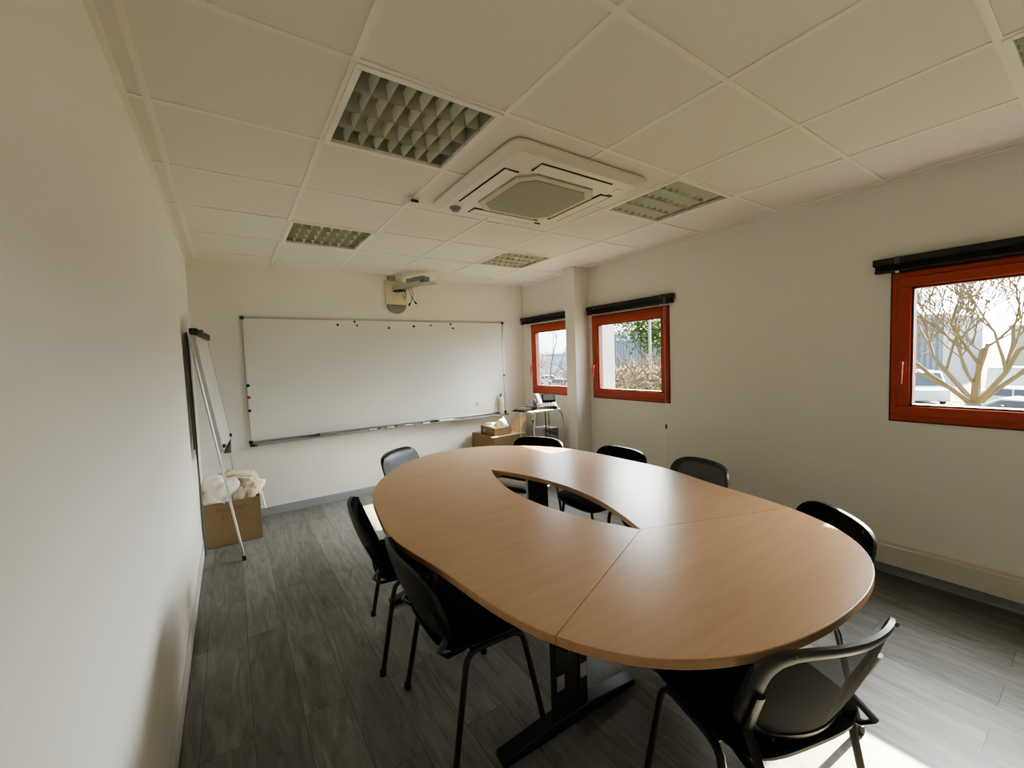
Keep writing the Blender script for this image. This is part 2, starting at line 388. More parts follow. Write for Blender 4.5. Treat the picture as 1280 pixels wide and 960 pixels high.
# ------------------------------------------------------------------ ceiling lights
def luminaire(c, r, label):
    x, y = .6 * c + .3, .6 * r + .3
    o = thing('ceiling_light', label, 'light', (x, y, H), 0, 'square louvred lights in the ceiling grid')
    f = MB(); a = .296; b_ = .270
    for s_ in (-1, 1):
        f.span((-a, s_ * b_, -.006), (a, s_ * a, .012)); f.span((s_ * b_, -b_, -.006), (s_ * a, b_, .012))
    f.build('light_frame', M['tbar'], o, bevel=.002)
    h = MB(); h.span((-a, -a, .085), (a, a, .095))
    for s_ in (-1, 1): h.span((s_ * b_, -a, .012), (s_ * a, a, .09)); h.span((-a, s_ * b_, .012), (a, s_ * a, .09))
    h.build('light_housing', M['lumback'], o, smooth=False)
    rails = MB(); blades = MB()
    def wedge(lv, p0, p1, n, hw, z0, z1):        # V-shaped louvre blade
        p0 = Vector(p0); p1 = Vector(p1); n = Vector(n)
        vs = [p0 + Vector((0, 0, z0)), p1 + Vector((0, 0, z0))] + [q + sgn * n * hw + Vector((0, 0, z1)) for q in (p0, p1) for sgn in (-1, 1)]
        lv.add(vs, [(0, 1, 4, 2), (0, 3, 5, 1), (2, 4, 5, 3), (0, 2, 3), (1, 5, 4)])
    for k in range(-1, 2): wedge(rails, (-b_, k * .135, 0), (b_, k * .135, 0), (0, 1, 0), .013, .0, .075)
    for k in range(-3, 4):
        wedge(blades, (k * .0675, -b_, 0), (k * .0675, b_, 0), (1, 0, 0), .012, .002, .05)
    rails.build('louvre_rail', M['louvre_rail'], o, smooth=False); blades.build('louvre_blade', M['louvre'], o, smooth=False)
    return o
luminaire(1, 0, 'square louvred ceiling light nearest the camera, left of the air conditioner')
luminaire(4, 0, 'square louvred ceiling light between the air conditioner and the window wall')
luminaire(1, 3, 'square louvred ceiling light in front of the whiteboard, left of the projector arm')
luminaire(4, 3, 'square louvred ceiling light nearest the corner window and pillar')
luminaire(4, -3, 'square louvred ceiling light cut by the top right edge of the view')

# ------------------------------------------------------------------ ceiling air conditioner
ac = thing('air_conditioner', 'square white ceiling cassette air conditioner with grey centre grille', 'air conditioner', (1.8, .585, H))
def sqring(m, a0, z0, a1, z1, n=4):
    vs = []
    for a, z in ((a0, z0), (a1, z1)):
        for sx, sy in ((-1, -1), (1, -1), (1, 1), (-1, 1)): vs.append((sx * a, sy * a, z))
    m.add(vs, [(i, (i + 1) % 4, 4 + (i + 1) % 4, 4 + i) for i in range(4)])
def rsq(a, r, n=5):
    pts = []
    for q, (sx, sy) in enumerate(((1, 1), (-1, 1), (-1, -1), (1, -1))):
        for k in range(n + 1):
            an = PI / 2 * q + PI / 2 * k / n
            pts.append((sx * (a - r) + r * math.cos(an), sy * (a - r) + r * math.sin(an)))
    return pts
def loft(m, loops):
    n = len(loops[0]); base = len(m.v); vs = [p for l in loops for p in l]; fs = []
    for i in range(len(loops) - 1):
        for k in range(n): fs.append((i * n + k, i * n + (k + 1) % n, (i + 1) * n + (k + 1) % n, (i + 1) * n + k))
    fs.append(tuple((len(loops) - 1) * n + k for k in range(n)))
    m.add(vs, fs)
m = MB(); loft(m, [[(x, y, z) for x, y in rsq(a, r)] for a, r, z in ((.474, .06, .0), (.475, .06, -.012), (.468, .058, -.018), (.450, .05, -.019), (.436, .05, -.036), (.428, .05, -.040))])
m.build('ac_cover', M['acwhite'], ac, angle=50)
for k in range(4):
    an = k * PI / 2; R_ = Matrix.Rotation(an, 4, 'Z')
    def slotpart(name, a, b_, material, par=ac, bev=.002):
        q = MB().span(a, b_); q.v = [tuple(R_ @ Vector(p)) for p in q.v]; return q.build(name, material, par, bevel=bev)
    s_ = slotpart('outlet_slot', (-.255, .300, -.0425), (.255, .392, -.039), M['void'], bev=0)
    q = MB(); q.box((0, .344, -.0455), (.50, .078, .005), (.07, 0, 0)); q.v = [tuple(R_ @ Vector(p)) for p in q.v]
    q.build('outlet_flap', M['acwhite'], s_, bevel=.002)
def oct_(a, c): return [(a, -a + c), (a, a - c), (a - c, a), (-a + c, a), (-a, a - c), (-a, -a + c), (-a + c, -a), (a - c, -a)]
m = MB(); loft(m, [[(x, y, z) for x, y in oct_(a, c)] for a, c, z in ((.286, .085, -.039), (.284, .085, -.052), (.268, .08, -.055))])
gr = m.build('intake_panel', M['acpanel'], ac, angle=30)
MB().prism(oct_(.245, .07), -.0575, -.055).build('intake_grille', M['acgrill'], gr, smooth=False)
m = MB(); m.lathe([(.036, 0), (.036, -.006), (.026, -.012), (.02, -.026), (.008, -.03)], (-.36, .36, -.04), 20); m.build('sensor_eye', M['grey'], ac)
MB().span((.335, -.08 + .02 - .3, -.043), (.372, -.02 - .3, -.0405)).build('sticker', M['white'], ac)
MB().span((.35, -.27, -.046), (.385, -.25, -.04)).build('catch', M['dgrey'], ac)
MB().span((.27, .352, -.046), (.315, .364, -.04)).build('catch', M['dgrey'], ac)

se = thing('ceiling_sensor', 'small white box sensor with dark window on the ceiling grid', 'sensor', (1.185, 1.06, H))
MB().span((-.035, -.05, -.035), (.05, .05, 0)).build('sensor_case', M['white'], se, bevel=.006)
MB().span((-.012, -.053, -.03), (.034, -.049, -.014)).build('sensor_window', M['black'], se)

# ------------------------------------------------------------------ whiteboard
wb = thing('whiteboard', 'wide white wall board with thin aluminium frame and pen tray', 'whiteboard', (1.8268, YB, .761))
W_, HH = 1.5006, 1.22
MB().span((-W_, -.016, 0), (W_, -.002, HH)).build('board_surface', M['board'], wb, smooth=False)
f = MB(); f.span((-W_, -.022, HH - .008), (W_, -.001, HH + .008)); f.span((-W_, -.022, -.008), (W_, -.001, .012))
f.span((-W_ - .008, -.022, -.008), (-W_ + .008, -.001, HH)); f.span((W_ - .008, -.022, -.008), (W_ + .008, -.001, HH)); f.build('board_frame', M['alu'], wb, bevel=.002)
for sx in (-1, 1):
    for z in (0, HH): MB().box((sx * W_, -.014, z), (.034, .028, .034)).build('corner_cap', M['black'], wb, bevel=.006)
t = MB(); t.span((-W_ + .03, -.085, -.030), (W_ - .03, -.002, -.024)); t.span((-W_ + .03, -.088, -.030), (W_ - .03, -.083, -.012)); t.build('pen_tray', M['tray'], wb, bevel=.001)
for sx in (-1, 1): MB().span((sx * (W_ - .02) - .03, -.09, -.034), (sx * (W_ - .02) + .03, -.002, -.022)).build('tray_end', M['black'], wb, bevel=.003)
k = MB(); k.tube([(1.052 - .008, -.0175, .175), (1.052, -.0175, .155), (1.056, -.0175, .145), (1.064, -.0175, .128)], .004, 6); k.tube([(1.044, -.0175, .15), (1.056, -.0175, .142)], .003, 6)
k.build('ink_mark', M['ink'], wb)
TZ = .761 - .024
def magnet(x, z, ml, label, square=False):
    q = MB()
    if square: q.span((-.013, -.01, -.013), (.013, 0, .013))
    else: q.lathe([(.012, 0), (.0125, .006), (.010, .009)], (0, 0, 0), 16, (PI / 2, 0, 0))
    o = q.build('magnet', ml, None, bevel=.002 if square else 0); o.location = (x, YB - .016 if not square else YB - .0225, z)
    tag(o, label, 'magnet', 'magnets on the whiteboard')
magnet(1.197, 1.925, M['magblack'], 'black round magnet, first from the left along the board top')
magnet(1.375, 1.962, M['maggreen'], 'dark green round magnet just above the red magnet at the board top')
magnet(1.400, 1.921, M['magred'], 'red round magnet near the top edge of the whiteboard')
magnet(1.756, 1.898, M['magblack'], 'black round magnet under the projector wall bracket')
magnet(2.057, 1.921, M['magblack'], 'black round magnet just right of the projector bracket')
magnet(2.279, 1.934, M['magbrown'], 'brown round magnet near the top edge of the whiteboard')
magnet(2.545, 1.955, M['magblack'], 'upper black magnet of the last pair along the board top')
magnet(2.576, 1.903, M['magblack'], 'lower black magnet of the last pair along the board top')
magnet(.337, 1.322, M['magblack'], 'black square magnet on the left frame of the whiteboard', True)
magnet(.337, 1.205, M['magred'], 'red square magnet on the left frame of the whiteboard', True)
magnet(.334, 1.075, M['magblack'], 'small black magnet lowest on the left whiteboard frame', True)
magnet(3.322, 1.269, M['magblack'], 'black magnet on the right frame of the whiteboard', True)
er = thing('board_eraser', 'grey felt board eraser on the left half of the pen tray', 'eraser', (1.02, YB - .05, TZ))
MB().span((-.085, -.027, .012), (.085, .027, .04)).build('eraser_body', M['grey'], er, bevel=.005)
MB().span((-.083, -.026, 0), (.083, .026, .012)).build('eraser_felt', M['dgrey'], er)
def marker(x, cap, label):
    r = thing('marker_pen', label, 'marker', (x, YB - .055, TZ + .0095), 0, 'markers on the whiteboard tray')
    MB().lathe([(.0075, -.05), (.009, -.048), (.009, .045), (.006, .05)], (0, 0, 0), 14, (0, PI / 2, 0)).build('pen_barrel', M['white'], r)
    MB().lathe([(.0093, 0), (.0093, .038), (.006, .042)], (.045, 0, 0), 14, (0, PI / 2, 0)).build('pen_cap', cap, r)
    MB().lathe([(.005, -.052), (.0095, -.05), (.0095, -.042)], (0, 0, 0), 14, (0, PI / 2, 0)).build('pen_plug', cap, r)
marker(1.50, M['black'], 'white marker with black cap, leftmost on the pen tray')
marker(1.70, M['black'], 'white marker with black cap, second from the left on the tray')
marker(1.92, M['magred'], 'white marker with red cap on the pen tray')
marker(2.14, M['black'], 'white marker with black cap just left of the clear pen case')
pc = thing('pen_case', 'pale flat plastic case with dark end on the pen tray', 'case', (2.40, YB - .05, TZ))
MB().span((-.09, -.025, 0), (.12, .025, .022)).build('case_body', M['white'], pc, bevel=.004); MB().span((-.125, -.024, 0), (-.09, .024, .026)).build('case_end', M['black'], pc, bevel=.004)
sb = thing('spray_bottle', 'pale upright cleaning bottle with dark cap at the right end of the tray', 'bottle', (3.24, YB - .05, TZ))
MB().lathe([(.029, 0), (.032, .006), (.032, .19), (.029, .215), (.015, .235), (.012, .245)], (0, 0, 0), 20).build('bottle_body', M['bottle'], sb)
MB().lathe([(.015, .245), (.015, .28), (.012, .285)], (0, 0, 0), 16).build('bottle_cap', M['dgrey'], sb)

# ------------------------------------------------------------------ projector wall bracket
pb = thing('projector_bracket', 'cream wall plate with grey projector arm and loose cables above the whiteboard', 'bracket', (1.862, YB, 2.30))
MB().span((-.13, -.04, -.13), (.13, 0, .14)).build('wall_plate', M['cream'], pb, bevel=.006)
hd = MB(); hd.prism([(.115 * math.cos(PI + PI * i / 16), .105 * math.sin(PI + PI * i / 16)) for i in range(17)], 0, .035, lambda x, y, z: (x, -z, y - .131)); hd.build('half_round_cover', M['grey'], pb, bevel=.004)
MB().span((-.09, -.03, .14), (.0, 0, .195)).build('top_bracket', M['grey'], pb, bevel=.003)
ar = MB(); ar.bar((-.02, -.03, .045), (.17, -.42, .075), .085, .05); arm = ar.build('swing_arm', M['alu'], pb, bevel=.006)
MB().bar((.09, -.24, .105), (.20, -.45, .115), .13, .045).build('head_box', M['grey'], arm, bevel=.006)
MB().bar((.14, -.36, .055), (.25, -.52, .06), .16, .008).build('mount_plate', M['alu'], arm, bevel=.002)
MB().bar((-.02, -.045, .015), (.05, -.14, .02), .09, .012).build('arm_cable', M['black'], arm)
for k, pts in enumerate([[(.06, -.14, .03), (.07, -.15, -.04), (.055, -.14, -.09), (.045, -.13, -.06), (.04, -.13, -.02)], [(.09, -.18, .04), (.11, -.19, -.03), (.13, -.19, -.08), (.155, -.19, -.11)], [(.11, -.2, .05), (.135, -.2, -.02), (.13, -.2, -.07), (.10, -.19, -.13)]]):
    cb = MB(); cb.tube(pts, .0035, 8); e = Vector(pts[-1]); d = (e - Vector(pts[-2])).normalized()
    o = cb.build('loose_cable', M['black'], pb)
    if k: MB().tube([e, e + d * .035], .009, 8).build('cable_plug', M['black'], o)

# ------------------------------------------------------------------ flip chart easel leaning on the left wall
ea = thing('flip_chart_easel', 'folded white flip chart easel leaning against the left wall', 'easel', (0, 0, 0))
def easel_pt(y, z, out=0): # plane of the board, leaning
    return Vector((-.037 + (1.765 - z) * .134 + out + (y - 2.36) * .075, y, z))
bd = MB(); y0, y1, zt, zb = 2.365, 3.08, 1.76, .86
q = [easel_pt(y0, zb, .012), easel_pt(y1, zb, .012), easel_pt(y1, zt, .012), easel_pt(y0, zt, .012)]
n_ = Vector((.018, 0, .0024))
bd.add(q + [p + n_ for p in q], [(0, 1, 2, 3), (7, 6, 5, 4), (0, 4, 5, 1), (1, 5, 6, 2), (2, 6, 7, 3), (3, 7, 4, 0)])
bd.build('flip_board', M['board'], ea, smooth=False)
bf = MB()
for a, b_ in ((q[0], q[1]), (q[1], q[2]), (q[2], q[3]), (q[3], q[0])): bf.bar(a + n_ * .5, b_ + n_ * .5, .012, .024, (1, 0, 0))
bf.build('board_edge', M['alu'], ea)
cl = MB(); cl.bar(easel_pt(y0 - .01, 1.772, .03), easel_pt(y1 + .01, 1.772, .03), .05, .05, (0, 0, 1)); clo = cl.build('paper_clamp', M['black'], ea, bevel=.006)
for yy in (2.45, 2.6): MB().lathe([(.018, 0), (.018, .02), (.012, .026)], (-.035 + .058, yy, 1.775), 12, (0, PI / 2, 0)).build('clamp_knob', M['dgrey'], clo)
tr_ = MB(); p = easel_pt(2.5, .85, .05); tr_.span((p.x - .025, y0 + .02, .845), (p.x + .02, y1 - .02, .851)); tr_.span((p.x + .015, y0 + .02, .845), (p.x + .02, y1 - .02, .868)); tro = tr_.build('pen_ledge', M['dgrey'], ea, bevel=.002)
for yy in (y0 + .06, y1 - .06): MB().lathe([(.014, 0), (.016, .012), (.010, .02)], easel_pt(yy, .9, .03), 12, (0, PI / 2, 0)).build('lock_knob', M['black'], ea)
MB().tube([easel_pt(2.355, 1.76), easel_pt(2.352, .9), (.196, 2.346, .02)], .0085, 10).build('leg', M['alu'], ea)
MB().tube([(.194, 2.346, .035), (.198, 2.346, 0)], .014, 10).build('rubber_foot', M['black'], ea)
MB().tube([easel_pt(3.1, 1.76), easel_pt(3.12, .9), (.215, 3.13, .02)], .0085, 10).build('leg', M['alu'], ea)
rl = MB(); rl.bar((-.05, 2.40, 1.77), (-.055, 2.62, .01), .02, .014, (1, 0, 0)); rl.build('rear_leg', M['rail'], ea, bevel=.003)
MB().bar((-.058, 2.385, 1.76), (-.058, 2.44, .90), .045, .014, (1, 0, 0)).build('back_rail', M['rail'], ea, bevel=.002)  # wide dark strip standing for the rear leg with its wall shadow

# ------------------------------------------------------------------ cardboard box with bags, left corner
def open_box(name, label, cat, loc, size, th=.005, rz=0, flaps=(), group=None, matl=None):
    r = thing(name, label, cat, loc, rz, group); sx, sy, sz = size; m_ = MB(); ml = matl or M['card']
    m_.span((-sx / 2, -sy / 2, 0), (sx / 2, sy / 2, th))
    for s_ in (-1, 1):
        m_.span((s_ * sx / 2, -sy / 2, 0), (s_ * (sx / 2 - th), sy / 2, sz)); m_.span((-sx / 2, s_ * sy / 2, 0), (sx / 2, s_ * (sy / 2 - th), sz))
    m_.build('carton', ml, r, bevel=.002)
    return r
BX = (.143, 2.925)
cb = open_box('cardboard_box', 'open brown cardboard box of cream bags behind the easel leg', 'box', (BX[0], BX[1], 0), (.405, .34, .375))
for s_ in (-1,):
    MB().add([(s_ * .203, -.17, .373), (s_ * .203, .17, .373), (s_ * .207, .17, .26), (s_ * .207, -.17, .26)], [(0, 1, 2, 3)]).build('box_flap', M['card'], cb)
def text_mesh(body, size, name, ml, parent, loc, rot, shear=.25, space=1.0, scale=(1, 1, 1)):
    cu = D.curves.new(name, 'FONT'); cu.body = body; cu.size = size; cu.shear = shear; cu.space_character = space; cu.extrude = .0006
    cu.offset = -.0006
    tmp = D.objects.new('tmp', cu); C.objects.link(tmp); dg = bpy.context.evaluated_depsgraph_get(); dg.update()
    me = D.meshes.new_from_object(tmp.evaluated_get(dg)); D.objects.remove(tmp); D.curves.remove(cu)
    me.materials.clear(); me.materials.append(ml)
    o = D.objects.new(name, me); C.objects.link(o); o.parent = parent; o.location = loc; o.rotation_euler = rot; o.scale = scale
    return o
text_mesh('National', .058, 'handwriting', M['ink'], cb, (-.125, -.171, .295), (PI / 2, 0, .0), .2, 1.05)
text_mesh('Urban', .05, 'handwriting', M['ink'], cb, (-.085, -.171, .235), (PI / 2, 0, .0), .25, 1.1)

def crumple(name, label, cat, loc, size, ml, seed, rot=(0, 0, 0), amp=.2, group=None, fq=1.5, power=3.2, sub=4, facet=False):
    from mathutils import noise
    rnd = random.Random(seed); bm = bmesh.new(); bmesh.ops.create_icosphere(bm, subdivisions=2 if facet else sub, radius=1)
    of = Vector((rnd.uniform(-50, 50), rnd.uniform(-50, 50), rnd.uniform(-50, 50))); R_ = Euler(rot).to_matrix()
    folds = [(Vector((rnd.gauss(0, 1), rnd.gauss(0, 1), rnd.gauss(0, 1))).normalized(), rnd.uniform(-.7, .7), rnd.uniform(.06, .14)) for k in range(14)]
    for v in bm.verts:
        n0 = v.co.normalized()
        k = (abs(n0.x) ** power + abs(n0.y) ** power + abs(n0.z) ** power) ** (-1 / power)
        d = 1 + amp * noise.noise(n0 * fq + of) * 1.2
        if facet: d += rnd.uniform(-amp, amp) * .6
        else:
            for ax, c0, w0 in folds:           # soft creases across the cloth
                t_ = (n0.dot(ax) + .15 * noise.noise(n0 * 2 + ax * 9) - c0) / w0
                if n0.dot(ax.orthogonal()) > -.35: d -= amp * .42 * math.exp(-t_ * t_)
                d += amp * .2 * math.exp(-(t_ - 1.6) ** 2)
        q = n0 * k * d
        v.co = R_ @ Vector((q.x * size[0] / 2, q.y * size[1] / 2, q.z * size[2] / 2))
    me = D.meshes.new(name); bm.to_mesh(me); bm.free(); me.materials.append(ml)
    if not facet: me.shade_smooth()
    o = D.objects.new(name, me); C.objects.link(o); o.location = loc
    return tag(o, label, cat, group)
G_ = 'cream canvas bags in the cardboard box'
def strap(o, pts, r=.011): MB().tube(pts, r, 8, .25).build('bag_strap', M['canvas'], o)
b1 = crumple('tote_bag', 'pale canvas bag bulging over the front left of the box', 'bag', (.06, 2.855, .43), (.25, .18, .29), M['canvas2'], 3, (.1, .25, .2), .22, G_)
strap(b1, [(-.06, -.1, .02), (-.02, -.115, -.03), (.03, -.11, -.06)], .006)
b2 = crumple('tote_bag', 'cream canvas bag at the right of the box with straps over its edge', 'bag', (.258, 2.89, .41), (.19, .21, .24), M['canvas'], 9, (0, .35, -.3), .25, G_)
strap(b2, [(-.08, -.02, .135), (.0, -.06, .125), (.07, -.09, .085), (.115, -.10, .06)], .013); strap(b2, [(.075, -.09, .05), (.105, -.11, -.01), (.118, -.12, -.1), (.128, -.12, -.16)], .009)
b3 = crumple('tote_bag', 'tan canvas bag folded on top at the back of the box', 'bag', (.185, 3.0, .515), (.30, .14, .12), M['canvas'], 14, (.3, .18, 0), .22, G_)
strap(b3, [(-.02, -.08, .05), (.06, -.1, .05), (.13, -.1, .015)], .014)
b4 = crumple('tote_bag', 'cream canvas bag tucked at the back left against the wall', 'bag', (.015, 3.02, .44), (.13, .11, .24), M['canvas'], 21, (0, 0, .4), .2, G_)

# ------------------------------------------------------------------ boxes by the corner window
bb = thing('cardboard_box', 'large brown cardboard box on the floor under the board end', 'box', (3.03, 3.065, 0))
m_ = MB(); SX, SY, SZ, th = .50, .53, .54, .005
for s_ in (-1, 1):
    m_.span((s_ * SX / 2, -SY / 2, 0), (s_ * (SX / 2 - th), SY / 2, SZ)); m_.span((-SX / 2, s_ * SY / 2, 0), (SX / 2, s_ * (SY / 2 - th), SZ))
m_.span((-SX / 2, -SY / 2, 0), (SX / 2, SY / 2, th)); m_.build('carton', M['card'], bb, bevel=.002)
fl = MB(); fl.span((-SX / 2, -SY / 2, SZ), (SX / 2 - .02, SY / 2, SZ + .005)); fl.build('closed_flap', M['card'], bb)
fl = MB(); fl.add([(SX / 2 - .10, -SY / 2 + .03, SZ + .005), (SX / 2 - .005, SY / 2 - .12, SZ + .005), (SX / 2 + .13, SY / 2 - .16, SZ + .175), (SX / 2 + .02, -SY / 2 + .02, SZ + .2)], [(0, 1, 2, 3)])
fo = fl.build('raised_flap', M['card_in'], bb, smooth=False); sm = fo.modifiers.new('thick', 'SOLIDIFY'); sm.thickness = .005
sbx = open_box('carton_tray', 'small shallow carton of sunlit papers on top of the large box', 'box', (2.965, 3.03, SZ + .005), (.25, .34, .10), rz=.0)
crumple('paper_bundle', 'crumpled white paper peak at the right of the shallow carton', 'paper', (3.025, 2.99, .655), (.16, .20, .20), M['paper'], 31, (.1, .3, .4), .35, 'papers in the shallow carton', 2.2, 1.5, facet=True)
crumple('paper_bundle', 'pale yellow crumpled paper in the middle of the shallow carton', 'paper', (2.945, 3.06, .625), (.12, .16, .12), M['yellow'], 33, (.2, .1, .1), .3, 'papers in the shallow carton', facet=True)
crumple('paper_bundle', 'white folded paper standing at the left of the shallow carton', 'paper', (2.88, 3.06, .615), (.06, .2, .13), M['paper'], 35, (0, .1, .2), .3, 'papers in the shallow carton', facet=True)

# ------------------------------------------------------------------ trolley, telephone
tx, ty = 3.225, 2.46
tl = thing('trolley', 'white topped chrome trolley under the corner window', 'trolley', (tx, ty, 0))
m_ = MB(); m_.prism([(x * 1.0, y) for x, y in [(-.24, -.16), (.2, -.16), (.235, -.12), (.235, .12), (.2, .16), (-.24, .16)]], .862, .88); m_.build('top_shelf', M['white'], tl, bevel=.004)
MB().span((-.2, -.14, .30), (.2, .14, .318)).build('lower_shelf', M['white'], tl, bevel=.004)
for sy in (-1, 1):
    MB().tube([(.2, sy * .13, .862), (.235, sy * .135, .83), (.262, sy * .14, .76), (.27, sy * .14, .65), (.27, sy * .14, .05)], .009, 10).build('leg', M['chrome'], tl)
    MB().tube([(-.15, sy * .13, .862), (-.17, sy * .135, .7), (-.18, sy * .14, .05)], .009, 10).build('leg', M['chrome'], tl)
for sx, sy in ((.27, 1), (.27, -1), (-.18, 1), (-.18, -1)):
    MB().lathe([(.025, -.012), (.028, -.008), (.028, .008), (.025, .012)], (sx, sy * .14, .028), 14, (PI / 2, 0, 0)).build('caster', M['black'], tl)
MB().tube([(-.17, -.10, .862), (-.172, -.10, .8), (-.168, -.10, .77)], .005, 8).build('hanging_cable', M['white'], tl)
MB().tube([(-.168, -.10, .775), (-.166, -.10, .75)], .008, 8).build('cable_plug', M['black'], tl)
sp = MB(); sp.tube([(.02 + .009 * math.cos(k * .9), -.165 + .009 * math.sin(k * .9), .87 - k * .0042) for k in range(130)], .0028, 5); sp.build('coiled_cable', M['black'], tl)
sp = MB(); sp.tube([(-.03, -.165, .87), (-.032, -.167, .7), (-.03, -.165, .5), (-.03, -.16, .33)], .006, 6); sp.build('straight_cable', M['black'], tl)
gb = thing('louvred_box', 'grey box with slanted louvres on the lower trolley shelf', 'box', (tx + .08, ty, .318))
MB().span((-.09, -.11, 0), (.13, .12, .33)).build('louvred_case', M['grey'], gb, bevel=.008)
for k in range(6): MB().box((.02, -.112, .10 + k * .036), (.18, .006, .016), (0, .35, 0)).build('louvre', M['dgrey'] if k % 2 else M['alu'], gb)
ph = thing('desk_telephone', 'black and silver desk telephone with tilted screen on the trolley', 'telephone', (tx + .085, ty - .02, .88), -.5); ph.scale = (1.3, 1.1, 1.2)
b_ = MB(); b_.prism([(-.09, 0), (.10, 0), (.10, .075), (.07, .095), (-.09, .025)], -.10, .10, lambda x, y, z: (z, x, y)); b_.build('phone_base', M['black'], ph, bevel=.004)
sl = math.atan2(.07, .16)
def onface(u, v, d): # u across, v up the sloping face
    return Vector((u, -.09 + v * math.cos(sl), .025 + v * math.sin(sl))) + Vector((0, -math.sin(sl), math.cos(sl))) * d
MB().box(onface(.032, .05, .002), (.11, .08, .006), (sl, 0, 0)).build('key_plate', M['grey'], ph)
for r_ in range(4):
    for c_ in range(4): MB().box(onface(-.006 + c_ * .026, .022 + r_ * .019, .006), (.017, .011, .006), (sl, 0, 0)).build('key', M['black'] if c_ < 3 else M['grey'], ph)
s_ = MB(); s_.box(onface(.035, .125, .03), (.125, .095, .014), (sl + .45, 0, 0)); so = s_.build('screen_panel', M['fabric'], ph, bevel=.003)
MB().box(onface(.035, .124, .038), (.10, .068, .003), (sl + .45, 0, 0)).build('display', M['screen'], so)
hs = MB(); hs.tube([onface(-.068, .0, .03), onface(-.068, .03, .042), onface(-.068, .09, .046), onface(-.068, .15, .042), onface(-.068, .185, .03)], [.026, .022, .019, .022, .026], 12, .75); hs.build('handset', M['grey'], ph)
hs = MB(); hs.box(onface(-.068, .09, .024), (.034, .19, .014), (sl, 0, 0)); hs.build('handset_underside', M['black'], ph, bevel=.005)
dv = thing('flat_device', 'flat black wedge shaped device on the left end of the trolley top', 'device', (tx - .185, ty + .01, .88), .25)
b_ = MB(); b_.prism([(-.14, .0), (.10, 0), (.10, .032), (-.06, .032), (-.13, .012)], -.09, .09, lambda x, y, z: (x, z, y)); b_.build('device_body', M['fabric'], dv, bevel=.004)
MB().span((-.05, -.075, .032), (.09, .075, .034)).build('device_top', M['fabric'], dv)

# ------------------------------------------------------------------ conference table
TC = Vector((1.62, .33)); CO = [1.1207, .0075, -.0193, -.2558, .0292, -.0125, .0092, .02, -.0058, .0068, .0135, .0127, -.0045, -.0043, -.0144]
def rim(a):
    r = CO[0]
    for k in range(1, 8): r += CO[2 * k - 1] * math.cos(k * a) + CO[2 * k] * math.sin(k * a)
    return (TC.x + r * math.cos(a), TC.y + r * math.sin(a))
def ang(x, y): return math.atan2(y - TC.y, x - TC.x) % (2 * PI)
TN, TF = (1.602, -.325), (1.627, .943)          # tips of the lens-shaped opening
aNL, aNR = ang(.872, -.623), ang(2.395, -.665)  # near seams at the rim
aFL, aFR = ang(.895, 1.24), ang(2.37, 1.24)
def lens(side, n=18):                            # near tip -> far tip
    out = []
    for k in range(n + 1):
        t_ = k / n; x = TN[0] + (TF[0] - TN[0]) * t_; y = TN[1] + (TF[1] - TN[1]) * t_
        out.append((x + side * .152 * (1 - (2 * t_ - 1) ** 2) ** 1.05, y))
    return out
def arc(a, b_, n=40):
    if b_ < a: b_ += 2 * PI
    return [rim(a + (b_ - a) * k / n) for k in range(n + 1)]
table = thing('conference_table', 'large oval beech conference table with a lens shaped central opening', 'table', (0, 0, 0))
def shrink(poly, g=.0015):     # small seam gap: pull towards the piece's own middle
    n = len(poly); out = []
    A = sum(poly[i][0] * poly[(i + 1) % n][1] - poly[(i + 1) % n][0] * poly[i][1] for i in range(n)); sg = 1 if A > 0 else -1
    for i in range(n):
        p0, p1, p2 = Vector(poly[i - 1]), Vector(poly[i]), Vector(poly[(i + 1) % n])
        e = ((p1 - p0).normalized() + (p2 - p1).normalized())
        e = e.normalized() if e.length > 1e-6 else (p2 - p1).normalized()
        out.append((p1.x - sg * e.y * g, p1.y + sg * e.x * g))
    return out
def top(poly, ml, nrim):
    m_ = MB(); m_.prism(shrink(poly), .713, .74); o = m_.build('tabletop', ml, table, bevel=.003, angle=40)
    n = len(poly); at = o.data.attributes.new('bevel_weight_edge', 'FLOAT', 'EDGE')
    for e in o.data.edges:
        a, b_ = e.vertices
        if a // n == b_ // n and a % n < nrim and b_ % n < nrim: at.data[e.index].value = 1.0
    o.modifiers['bevel'].limit_method = 'WEIGHT'
    return o
top(arc(aFL, aNL) + lens(-1), M['wood_side'], 41)                                     # left wing: rim far->near, lens near->far
top(arc(aNR, aFL, 80) + lens(1)[::-1], M['wood_side2'], 81)                           # right wing and far end
top(arc(aNL, aNR) + [TN], M['wood_end'], 41)
js = MB()
for tip, rims in ((TN, (aNL, aNR)), (TF, (aFL,))):
    for a in rims:
        p = Vector(rim(a)); q_ = Vector(tip); js.bar((p.x + (q_.x - p.x) * .03, p.y + (q_.y - p.y) * .03, .7), (q_.x + (p.x - q_.x) * .06, q_.y + (p.y - q_.y) * .06, .7), .05, .024)
js.build('joint_rail', M['blackmetal'], table)  # dark strip added below the seams so no bright floor shows through
